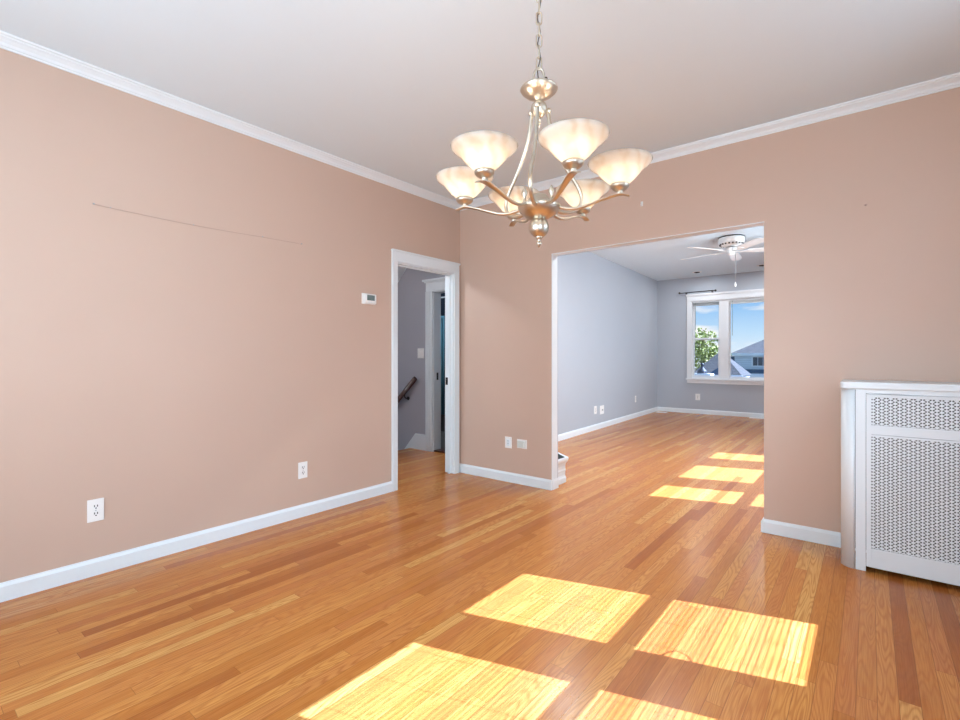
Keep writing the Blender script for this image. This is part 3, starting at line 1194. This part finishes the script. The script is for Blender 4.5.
# picture wire on the left wall
t = thing('picture_wire', 'thin slack picture wire stretched across the left wall between nails', 'wire', (0, -2.37, 1.985))
b = MB()
wp = smooth_path([(0.005, -2.981, 1.986), (0.004, -2.908, 1.982), (0.004, -2.491, 1.976), (0.004, -2.057, 1.986), (0.005, -1.765, 1.992)], 5)
b.tube(wp, 0.0011, 6)
b.build('wire', M_WIRE, t)
for y, z, r in ((-2.981, 1.986, 0.005), (-2.908, 1.983, 0.0035), (-2.491, 1.977, 0.0035), (-2.057, 1.988, 0.0045), (-1.765, 1.992, 0.005)):
    b = MB()
    b.lathe([(r * 0.5, 0), (r * 0.5, 0.008), (r, 0.0085), (r * 0.9, 0.011)], (0, y, z), 10, 'X')
    b.build('nail', M_STEEL, t)

# wall hook and plug on the back wall
t = thing('wall_hook', 'small white wall hook above the wide opening', 'hook', (1.866, 0, 2.349))
b = MB()
b.box(1.857, 1.875, -0.006, 0, 2.330, 2.368)
b.build('plate', M_WHITE, t, 0.002)
b = MB()
b.tube(smooth_path([(1.866, -0.004, 2.352), (1.866, -0.018, 2.342), (1.866, -0.022, 2.332), (1.866, -0.026, 2.342)], 4), 0.003, 8)
b.build('hook', M_WHITE, t)
b = MB()
b.lathe([(0.002, 0), (0.006, 0.002), (0.007, 0.006), (0.003, 0.009)], (3.222, -0.009, 2.077), 12, 'Y')
tag(b.build('wall_plug', M_WIRE, origin=(3.222, 0, 2.077)), 'tiny plugged screw hole high on the wall above the radiator cover', 'wall plug')

# handrail on the hall wall
t = thing('handrail', 'dark wooden handrail descending along the hall wall', 'handrail', (-1.4, HY - 0.06, 0.7))
hd = Vector((-0.395, 0, -0.352)).normalized()
p0 = Vector((-1.20, HY - 0.065, 0.895))
b = MB()
perp = Vector((-hd.z, 0, hd.x))
prof = [(0.025 * math.cos(a), 0.032 * math.sin(a)) for a in [2 * PI * k / 14 for k in range(14)]]
b.sweep(prof, p0, p0 + hd * 2.2, (0, 1, 0), perp, 0, True)
b.build('rail', M_RAIL, t)
for dist in (0.26, 1.5):
    q = p0 + hd * dist
    b = MB()
    b.tube(smooth_path([(q.x, q.y, q.z - 0.03), (q.x, q.y, q.z - 0.07), (q.x, q.y + 0.03, q.z - 0.09), (q.x, HY, q.z - 0.09)], 4), 0.008, 8)
    b.lathe([(0.025, 0), (0.022, 0.006)], (q.x, HY - 0.006, q.z - 0.09), 14, 'Y')
    b.build('bracket', M_BRONZE, t)

# bathroom contents seen through two doorways
t = thing('shower_curtain', 'teal shower curtain hanging in the dark bathroom', 'shower curtain', (-1.9, 1.79, 0.27))
b = MB()
pts = []
for k in range(90):
    x = -2.9 + 1.02 * k / 89
    pts.append((x, 1.79 + 0.03 * math.sin(k * 0.75) + 0.01 * math.sin(k * 2.1)))
poly = pts + [(p[0], p[1] + 0.004) for p in reversed(pts)]
n = len(pts)
v = [(p[0], p[1], z) for z in (0.27, 1.80) for p in poly]
m_ = len(poly)
b.add(v, [(i, (i + 1) % m_, m_ + (i + 1) % m_, m_ + i) for i in range(m_)], 0, True)
b.add(v, [(i, i + 1, m_ - 2 - i, m_ - 1 - i) for i in range(n - 1)])
b.add(v, [(m_ + i, m_ + i + 1, 2 * m_ - 2 - i, 2 * m_ - 1 - i) for i in range(n - 1)])
b.build('fabric', M_CURT, t)
b = MB()
b.tube([(-3.2, 1.79, 2.085), (-0.2, 1.79, 2.085)], 0.0125, 10)
tag(b.build('shower_rod', M_TRIM, origin=(-1.7, 1.79, 2.085)), 'white shower rod across the dark bathroom', 'rod')
b = MB()
b.box(-3.15, -1.0, 1.84, 2.44, 0, 0.27)
b.box(-3.15, -1.0, 1.83, 1.86, 0.24, 0.28)
tag(b.build('bathtub', M_TUB, origin=(-2.0, 2.1, 0), bevel=0.01), 'dark grey bathtub front below the shower curtain', 'bathtub')
t = thing('wall_lamp', 'small white globe lamp, unlit, in the dark bathroom', 'lamp', (-1.82, 2.45, 2.05))
b = MB()
b.lathe([(0.05, 0), (0.05, 0.02), (0.02, 0.03), (0.02, 0.12)], (-1.915, 2.33, 2.05), 14, 'Y')
b.build('bracket', M_STEEL, t)
b = MB()
b.ball((-1.915, 2.27, 2.05), 0.06)
b.build('globe', M_WHITE, t)

# moulded planter box behind the opening's left jamb
t = thing('planter_box', 'white moulded box with open top behind the left edge of the opening', 'planter box', (0.84, 0.30, 0))


def ringpoly(off):
    base = [(1.025, PT), (1.025, 0.315), (0.84, 0.46), (0.655, 0.315), (0.655, PT)]
    c0 = Vector((0.84, PT))
    out = []
    for p in base:
        dv = Vector(p) - c0
        s = (dv.length + off) / dv.length
        q = c0 + dv * s
        out.append((q.x, max(q.y, PT + 0.001)))
    return out


prof = [(0.010, 0.0), (0.010, 0.045), (0.004, 0.055), (0.000, 0.07), (0.002, 0.10), (0.008, 0.115), (0.002, 0.13), (0.001, 0.155), (0.008, 0.175), (0.012, 0.185), (0.024, 0.195), (0.032, 0.208), (0.034, 0.222), (0.032, 0.232)]
b = MB()
rings = [[(x, y, z) for x, y in ringpoly(o_)] for o_, z in prof]
inner = [[(x, y + (0.012 if i in (0, 4) else 0), z) for i, (x, y) in enumerate(ringpoly(-0.0 if z > 0.2 else -0.02))] for z in (0.232, 0.05)]
allr = rings + inner
v = [p for r_ in allr for p in r_]
f = []
for i in range(len(allr) - 1):
    for k in range(5):
        f.append((i * 5 + k, i * 5 + (k + 1) % 5, (i + 1) * 5 + (k + 1) % 5, (i + 1) * 5 + k))
nb = len(rings)
b.add(v, [q for q in f[:nb * 5]], 0)
b.add(v, [tuple(reversed(range(5)))], 0)
b.build('moulded_body', M_TRIM, t)
b = MB()
b.add(v, f[nb * 5:], 0)
b.add(v, [tuple(range((nb + 1) * 5, (nb + 2) * 5))], 0)
b.build('liner', M_GREYIN, t)

# floor registers at the far wall
for x0, x1, y0, y1, lab in ((-0.27, -0.06, YF - 0.30, YF - 0.18, 'flat pale floor register in the far corner of the front room'),
                            (1.45, 1.76, YF - 0.16, YF - 0.06, 'flat pale floor register below the front window')):
    t = thing('floor_register', lab, 'floor register', ((x0 + x1) / 2, (y0 + y1) / 2, 0))
    b = MB()
    b.box(x0, x1, y0, y0 + 0.012, 0, 0.006)
    b.box(x0, x1, y1 - 0.012, y1, 0, 0.006)
    b.box(x0, x0 + 0.012, y0, y1, 0, 0.006)
    b.box(x1 - 0.012, x1, y0, y1, 0, 0.006)
    fr_ = b.build('frame', M_WHITE, t)
    b = MB()
    k = x0 + 0.02
    while k < x1 - 0.02:
        b.box(k, k + 0.006, y0 + 0.012, y1 - 0.012, 0.001, 0.005)
        k += 0.011
    b.build('louvres', M_WHITE, fr_)

# recessed ceiling lights of the front room
for x, y, lab in ((0.64, 6.22, 'recessed ceiling light near the front window, left of the fan'), (1.74, 6.2, 'recessed ceiling light near the front window, behind the fan blades')):
    t = thing('recessed_light', lab, 'ceiling light', (x, y, CEIL2))
    b = MB()
    b.lathe([(0.055, 0), (0.055, -0.004), (0.085, -0.006), (0.088, 0)], (x, y, CEIL2), 24)
    b.build('trim_ring', M_WHITE, t)
    b = MB()
    b.lathe([(0.052, -0.001), (0.045, -0.012), (0.030, -0.016)], (x, y, CEIL2), 20)
    b.build('eyeball', M_SLOT, t)

# ------------------------------------------------------------------ ceiling fan in the front room
FX, FY = 1.77, 3.60
fan = thing('ceiling_fan', 'white hugger ceiling fan with five blades in the front room', 'ceiling fan', (FX, FY, CEIL2))
b = MB()
b.lathe([(0.150, 0), (0.158, -0.012), (0.162, -0.03), (0.162, -0.07), (0.155, -0.092), (0.13, -0.112), (0.10, -0.125), (0.05, -0.13)], (FX, FY, CEIL2), 36)
hs = b.build('motor_housing', M_FANW, fan)
b = MB()
b.lathe([(0.152, 0.0), (0.161, -0.004), (0.161, -0.016), (0.152, -0.018)], (FX, FY, CEIL2), 36)
b.build('ceiling_ring', M_BLACKM, hs)
b = MB()
for k in range(20):
    a = 2 * PI * k / 20
    p = Vector((FX + 0.142 * math.cos(a), FY + 0.142 * math.sin(a), CEIL2 - 0.103))
    b.ball(p, 0.012, 0, 8, 6)
b.build('vent_slots', M_SLOT, hs)
b = MB()
b.lathe([(0.05, -0.14), (0.075, -0.15), (0.075, -0.175), (0.05, -0.19), (0.055, -0.20), (0.05, -0.235), (0.03, -0.25), (0.008, -0.255)], (FX, FY, CEIL2), 28)
b.build('switch_housing', M_FANW, fan)
ang0 = math.degrees(YAW) + 128
for k in range(5):
    a = math.radians(ang0 + 72 * k)
    rot = Matrix.Translation((FX, FY, CEIL2 - 0.195)) @ Matrix.Rotation(a, 4, 'Z') @ Matrix.Rotation(math.radians(-11), 4, 'X')
    b = MB()
    pts = [(0.20, -0.055), (0.50, -0.068), (0.62, -0.068), (0.705, -0.055), (0.72, -0.02), (0.72, 0.02), (0.705, 0.055), (0.62, 0.068), (0.50, 0.068), (0.20, 0.055)]
    b.prism(pts, -0.004, 0.004)
    bl = b.xform(rot).build('blade', M_FANW, fan, 0.002)
    b = MB()
    b.prism([(0.05, -0.016), (0.15, -0.014), (0.20, -0.04), (0.26, -0.03), (0.27, 0), (0.26, 0.03), (0.20, 0.04), (0.15, 0.014), (0.05, 0.016)], -0.010, -0.004)
    b.xform(rot).build('blade_iron', M_FANW, bl, 0.001)
b = MB()
b.tube([(FX + 0.05, FY - 0.02, CEIL2 - 0.20), (FX + 0.052, FY - 0.02, 2.16)], 0.0028, 6)
pc = b.build('pull_chain', M_STEEL, fan)
b = MB()
b.lathe([(0.004, 0.05), (0.010, 0.03), (0.013, 0.01), (0.009, -0.01), (0.003, -0.015)], (FX + 0.052, FY - 0.02, 2.13), 12)
b.build('pull_knob', M_WHITE, pc)

# ------------------------------------------------------------------ chandelier
Fv = Vector((-math.sin(YAW), math.cos(YAW), 0))
Rv = Vector((math.cos(YAW), math.sin(YAW), 0))
CH = Vector((CAMX, CAMY, 0)) + Fv * 1.581 + Rv * 0.192
cx, cy = CH.x, CH.y
Z0 = CAMZ
ch = thing('chandelier', 'six-light champagne nickel chandelier with alabaster bowl shades hanging from chain', 'chandelier', (cx, cy, Z0 + 0.355))


def rad(angle_deg, r, z):
    a = math.radians(angle_deg)
    dv = Rv * math.cos(a) + Fv * math.sin(a)
    return Vector((cx, cy, 0)) + dv * r + Vector((0, 0, Z0 + z))


c0 = (cx, cy, Z0)
b = MB()
b.lathe([(0.012, 0.440), (0.028, 0.447), (0.048, 0.457), (0.062, 0.470), (0.069, 0.482), (0.070, 0.488), (0.062, 0.493), (0.045, 0.500), (0.034, 0.512), (0.026, 0.524), (0.010, 0.530)], c0, 40)
b.build('hub_bowl', M_NICKEL, ch)
b = MB()
b.lathe([(0.014, 0.446), (0.015, 0.452)], c0, 20)
b.lathe([(0.0005, 0.387)] + [(0.033 * math.sin(PI * k / 14), 0.420 - 0.033 * math.cos(PI * k / 14)) for k in range(1, 14)] + [(0.0005, 0.453)], c0, 28)
hb = b.build('hub_ball', M_NICKEL, ch)
b = MB()
b.lathe([(0.013, 0.390), (0.011, 0.385), (0.006, 0.380), (0.005, 0.374), (0.009, 0.370), (0.009, 0.366), (0.005, 0.361), (0.003, 0.355)], c0, 18)
b.build('finial', M_NICKEL, hb)
# upper dish, ball, beads
b = MB()
b.lathe([(0.008, 0.828), (0.012, 0.836), (0.026, 0.842), (0.045, 0.852), (0.058, 0.864), (0.061, 0.869), (0.058, 0.874), (0.044, 0.881), (0.024, 0.886), (0.006, 0.888)], c0, 36)
b.build('upper_dish', M_NICKEL, ch)
b = MB()
b.lathe([(0.0005, 0.779)] + [(0.0265 * math.sin(PI * k / 12), 0.8055 - 0.0265 * math.cos(PI * k / 12)) for k in range(1, 12)] + [(0.0005, 0.832)], c0, 26)
ub = b.build('upper_ball', M_NICKEL, ch)
b = MB()
b.ball((cx, cy, Z0 + 0.771), 0.007)
b.ball((cx, cy, Z0 + 0.759), 0.006)
b.ball((cx, cy, Z0 + 0.750), 0.004)
b.build('bead_drop', M_NICKEL, ub)
# bail
b = MB()
pts = [(-0.019, 0.880), (-0.018, 0.905), (-0.012, 0.930), (0, 0.940), (0.012, 0.930), (0.018, 0.905), (0.019, 0.880)]
b.tube(smooth_path([Vector((cx, cy, Z0 + z)) + Rv * x for x, z in pts], 5), 0.0035, 8)
bail = b.build('bail', M_NICKEL, ch)
b = MB()
b.ball(Vector((cx, cy, Z0 + 0.905)) + Rv * 0.023, 0.0055)
b.build('set_screw', M_BRONZE, bail)
b = MB()
b.ball(Vector((cx, cy, Z0 + 0.886)) + Rv * -0.022, 0.0045)
b.build('set_screw', M_BRONZE, bail)
# chain, cord, canopy
zt = CEIL - Z0
b = MB()
b.tube(smooth_path([Vector((cx, cy, Z0 + 0.885 + (zt - 0.915) * k / 14)) + Rv * (0.0045 * (-1) ** k) + Fv * (0.003 * (-1) ** (k // 2)) for k in range(15)], 3), 0.0018, 6)
cord = b.build('power_cord', M_BRONZE, ch)
z = 0.954
k = 0
while z < zt - 0.035:
    b = MB()
    side = Rv if k % 2 == 0 else Fv
    hl, hw_ = 0.0120, 0.0085
    loop = []
    for s in range(16):
        a = 2 * PI * s / 16
        loop.append(Vector((cx, cy, Z0 + z + (hl if math.sin(a) > 0 else -hl) * (1 if abs(math.sin(a)) > 0.01 else 0) + hw_ * math.sin(a))) + side * (hw_ * math.cos(a)))
    b.tube(loop, 0.0027, 7, closed=True, up=(0.3, 0.5, 0.8))
    b.build('chain_link', M_NICKEL, cord)
    z += 0.0366
    k += 1
b = MB()
b.lathe([(0.006, zt - 0.055), (0.012, zt - 0.045), (0.035, zt - 0.035), (0.058, zt - 0.015), (0.063, zt - 0.001), (0.02, zt)], c0, 32)
b.build('canopy', M_NICKEL, ch)
# three bowed rods
for k in range(3):
    A = -107 + 120 * k
    pr = [(0.030, 0.803), (0.034, 0.780), (0.041, 0.740), (0.056, 0.695), (0.078, 0.650), (0.108, 0.602), (0.136, 0.563), (0.149, 0.530), (0.143, 0.500), (0.118, 0.480), (0.086, 0.474), (0.055, 0.480)]
    b = MB()
    b.tube(smooth_path([rad(A, r, z_) for r, z_ in pr], 5), 0.0064, 10)
    rod = b.build('bowed_rod', M_NICKEL, ch)
    b = MB()
    b.tube([rad(A, 0.015, 0.803), rad(A, 0.030, 0.803)], 0.0045, 8)
    b.ball(rad(A, 0.033, 0.803), 0.0095)
    b.build('rod_knob', M_NICKEL, rod)
    b = MB()
    p = rad(A + 62, 0.050, 0)
    b.lathe([(0.006, 0.488), (0.009, 0.495), (0.005, 0.505), (0.004, 0.514), (0.009, 0.522), (0.010, 0.530), (0.006, 0.538), (0.002, 0.546)], (p.x, p.y, Z0), 14)
    b.build('hub_knob', M_NICKEL, ch)
# six arms with cups, shades, bulbs
ARM0 = -75.3
for k in range(6):
    A = ARM0 + 60 * k
    pr = [(0.045, 0.489), (0.070, 0.480), (0.100, 0.473), (0.130, 0.474), (0.165, 0.483), (0.200, 0.494), (0.235, 0.503), (0.258, 0.505), (0.282, 0.498)]
    wd = [(0.006, 0.005), (0.006, 0.005), (0.006, 0.005), (0.0065, 0.005), (0.008, 0.0045), (0.010, 0.004), (0.012, 0.0035), (0.0125, 0.003), (0.0105, 0.002)]
    sp = smooth_path([rad(A, r, z_) for r, z_ in pr], 5)
    sw = smooth_path([(w_[0], w_[1], 0) for w_ in wd], 5)
    b = MB()
    b.tube(sp, 0.005, 12, flat=[(q[0], q[1]) for q in sw])
    b.build('arm', M_NICKEL, ch)
    q = rad(A, 0.2528, 0)
    cc_ = (q.x, q.y, Z0)
    b = MB()
    b.lathe([(0.006, 0.504), (0.010, 0.507), (0.011, 0.510), (0.007, 0.513), (0.013, 0.516), (0.022, 0.521), (0.0285, 0.528), (0.0295, 0.535), (0.0275, 0.536), (0.020, 0.529)], cc_, 26)
    cup = b.build('shade_cup', M_NICKEL, ch)
    b = MB()
    outer = [(0.024, 0.531), (0.032, 0.540), (0.042, 0.549), (0.051, 0.558), (0.059, 0.567), (0.066, 0.576), (0.074, 0.584), (0.084, 0.591), (0.093, 0.598), (0.098, 0.607)]
    innerp = [(0.097, 0.6085), (0.0905, 0.6005), (0.082, 0.5945), (0.072, 0.5875), (0.0635, 0.579), (0.056, 0.5695), (0.048, 0.5605), (0.039, 0.5515), (0.029, 0.542), (0.0215, 0.5315)]
    b.lathe(outer + innerp, cc_, 40, close=True)
    b.build('glass_shade', M_SHADE, ch)
    b = MB()
    b.lathe([(0.012, 0.530), (0.012, 0.549), (0.0125, 0.553)], cc_, 14)
    b.build('socket', M_WHITE, cup)
    b = MB()
    b.lathe([(0.011, 0.552), (0.013, 0.562), (0.019, 0.576), (0.0225, 0.590), (0.021, 0.600), (0.012, 0.609), (0.001, 0.612)], cc_, 18)
    b.build('bulb', M_BULB, cup)

# ------------------------------------------------------------------ outdoors beyond the front window
b = MB()
b.box(-90, 90, -60, 140, -4.2, -4.0)
struct(b.build('ground', M_GRASS), 'ground outside below the house', 'ground')


def hip_house(name, label, x0, x1, y0, y1, zb, ze, pitch, wall_m, roof_m, over=0.5):
    t = thing(name, label, 'house', ((x0 + x1) / 2, (y0 + y1) / 2, zb))
    bb = MB()
    bb.box(x0, x1, y0, y1, zb, ze)
    w_ = bb.build('walls', wall_m, t)
    X0, X1, Y0, Y1 = x0 - over, x1 + over, y0 - over, y1 + over
    h = min(X1 - X0, Y1 - Y0) / 2
    zr = ze + h * pitch
    if X1 - X0 >= Y1 - Y0:
        r0, r1 = (X0 + h, (Y0 + Y1) / 2, zr), (X1 - h, (Y0 + Y1) / 2, zr)
        fc = [(4, 5, 9, 8), (5, 6, 9), (6, 7, 8, 9), (7, 4, 8)]
    else:
        r0, r1 = ((X0 + X1) / 2, Y0 + h, zr), ((X0 + X1) / 2, Y1 - h, zr)
        fc = [(4, 5, 8), (5, 6, 9, 8), (6, 7, 9), (7, 4, 8, 9)]
    v = [(X0, Y0, ze - 0.02), (X1, Y0, ze - 0.02), (X1, Y1, ze - 0.02), (X0, Y1, ze - 0.02), (X0, Y0, ze), (X1, Y0, ze), (X1, Y1, ze), (X0, Y1, ze), r0, r1]
    bb = MB()
    bb.add(v, fc + [(3, 2, 1, 0), (0, 1, 5, 4), (1, 2, 6, 5), (2, 3, 7, 6), (3, 0, 4, 7)])
    rf = bb.build('roof', roof_m, t)
    bb = MB()
    bb.box(X0 - 0.03, X1 + 0.03, Y0 - 0.05, Y0, ze - 0.22, ze + 0.03)
    bb.box(X0 - 0.05, X0, Y0, Y1, ze - 0.22, ze + 0.03)
    bb.build('fascia', M_CONC, rf)
    return t


h1 = hip_house('house', 'pale sided house with grey hip roof seen through the fixed front pane', -6.5, 8.0, 46.0, 56.0, -4.0, 1.45, 0.55, M_SIDE, M_ROOF, 0.3)
b = MB()
b.box(-7.3, -6.5, 47.0, 55.0, -4.0, 1.2)
b.build('side_wing', M_SLATE, h1)
for x in (-5.0, -3.3):
    b = MB()
    b.box(x - 0.1, x + 1.35, 45.92, 46.02, 0.25, 1.2)
    fr_ = b.build('window_frame', M_CONC, h1)
    for j in range(3):
        b = MB()
        b.box(x + 0.02 + j * 0.41, x + 0.38 + j * 0.41, 45.90, 45.93, 0.35, 1.1)
        b.build('pane', M_HWIN, fr_)
b = MB()
b.box(-6.1, 8.1, 45.75, 46.0, -0.35, 0.0)
b.build('band', M_SLATE, h1)
b = MB()
b.box(-6.4, 8.4, 45.3, 46.0, -1.2, -0.36)
b.build('porch_wall', M_CONC, h1)

h2 = hip_house('house', 'low house with steep grey roof and slate gable, seen through the narrow front sash', -5.65, -2.85, 29.1, 31.9, -4.0, 0.0, 1.02, M_CONC, M_ROOF2, 0.1)
b = MB()
b.add([(-4.75, 29.0, 0.0), (-3.85, 29.0, 0.0), (-3.90, 29.0, 0.62), (-4.75, 30.0, 0.0), (-3.85, 30.0, 0.0), (-3.90, 30.0, 0.62)],
      [(0, 1, 2), (3, 5, 4), (0, 2, 5, 3), (1, 4, 5, 2), (0, 3, 4, 1)])
b.build('gable', M_SLATE, h2)

t = thing('roof_vent', 'dark metal vent on a white chimney in front of the low neighbouring roof', 'roof vent', (-4.48, 27.0, -4.0))
b = MB()
b.box(-4.85, -4.05, 26.7, 27.3, -4.0, 0.10)
b.box(-4.95, -3.95, 26.6, 27.4, 0.05, 0.16)
b.build('chimney_base', M_CONC, t)
b = MB()
b.lathe([(0.30, 0.16), (0.24, 0.34), (0.12, 0.46), (0.07, 0.54), (0.07, 0.62), (0.11, 0.65), (0.10, 0.74), (0.03, 0.80)], (-4.50, 27.0, 0), 16)
b.build('cowl', M_BLACKM, t)

t = thing('tree', 'leafy green tree behind the low roof outside', 'tree', (-8.2, 42.0, -4.0))
b = MB()
b.tube(smooth_path([(-8.2, 42, -4), (-8.1, 42, -1.5), (-8.3, 42.1, 0.8), (-8.2, 42, 2.6)], 4), [0.35 - 0.28 * i / 12 for i in range(13)], 10)
b.build('trunk', M_BARK, t)
b = MB()
rr = random.Random(3)
blobs = [(-8.6, 42, 1.0, 1.5), (-7.4, 42, 0.6, 1.3), (-8.9, 42.3, 2.2, 1.0), (-7.9, 41.8, 2.0, 1.1), (-9.6, 42, 1.2, 1.3), (-6.9, 42.2, 1.3, 0.9), (-8.5, 42, 3.0, 0.75), (-9.5, 42, 2.6, 0.8), (-7.6, 42.2, 2.9, 0.5)]
for bx, by, bz, br_ in blobs:
    for k in range(int(230 * br_ * br_)):
        dv = Vector((rr.gauss(0, 1), rr.gauss(0, 1), rr.gauss(0, 1))).normalized() * br_ * (0.55 + 0.5 * rr.random())
        p = Vector((bx, by, bz)) + dv
        u_ = Vector((rr.gauss(0, 1), rr.gauss(0, 1), rr.gauss(0, 1))).normalized()
        w_ = u_.cross(Vector((rr.gauss(0, 1), rr.gauss(0, 1), rr.gauss(0, 1)))).normalized()
        s = 0.10 + 0.10 * rr.random()
        b.add([p - u_ * s, p + w_ * s * 0.5, p + u_ * s, p - w_ * s * 0.5], [(0, 1, 2, 3)])
b.build('crown', M_LEAF, t)

# repeats carry a shared group
GROUPS = {'wall_outlet': 'electrical outlets low on the walls', 'wall_plate': 'wall plates low on the walls', 'recessed_light': 'recessed lights in the front room ceiling',
          'floor_register': 'floor registers by the front wall', 'mini_blind': 'raised blinds in the front window', 'house': 'neighbouring houses outside'}
for o in scene.objects:
    k = o.name.split('.')[0]
    if o.parent is None and k in GROUPS:
        o['group'] = GROUPS[k]
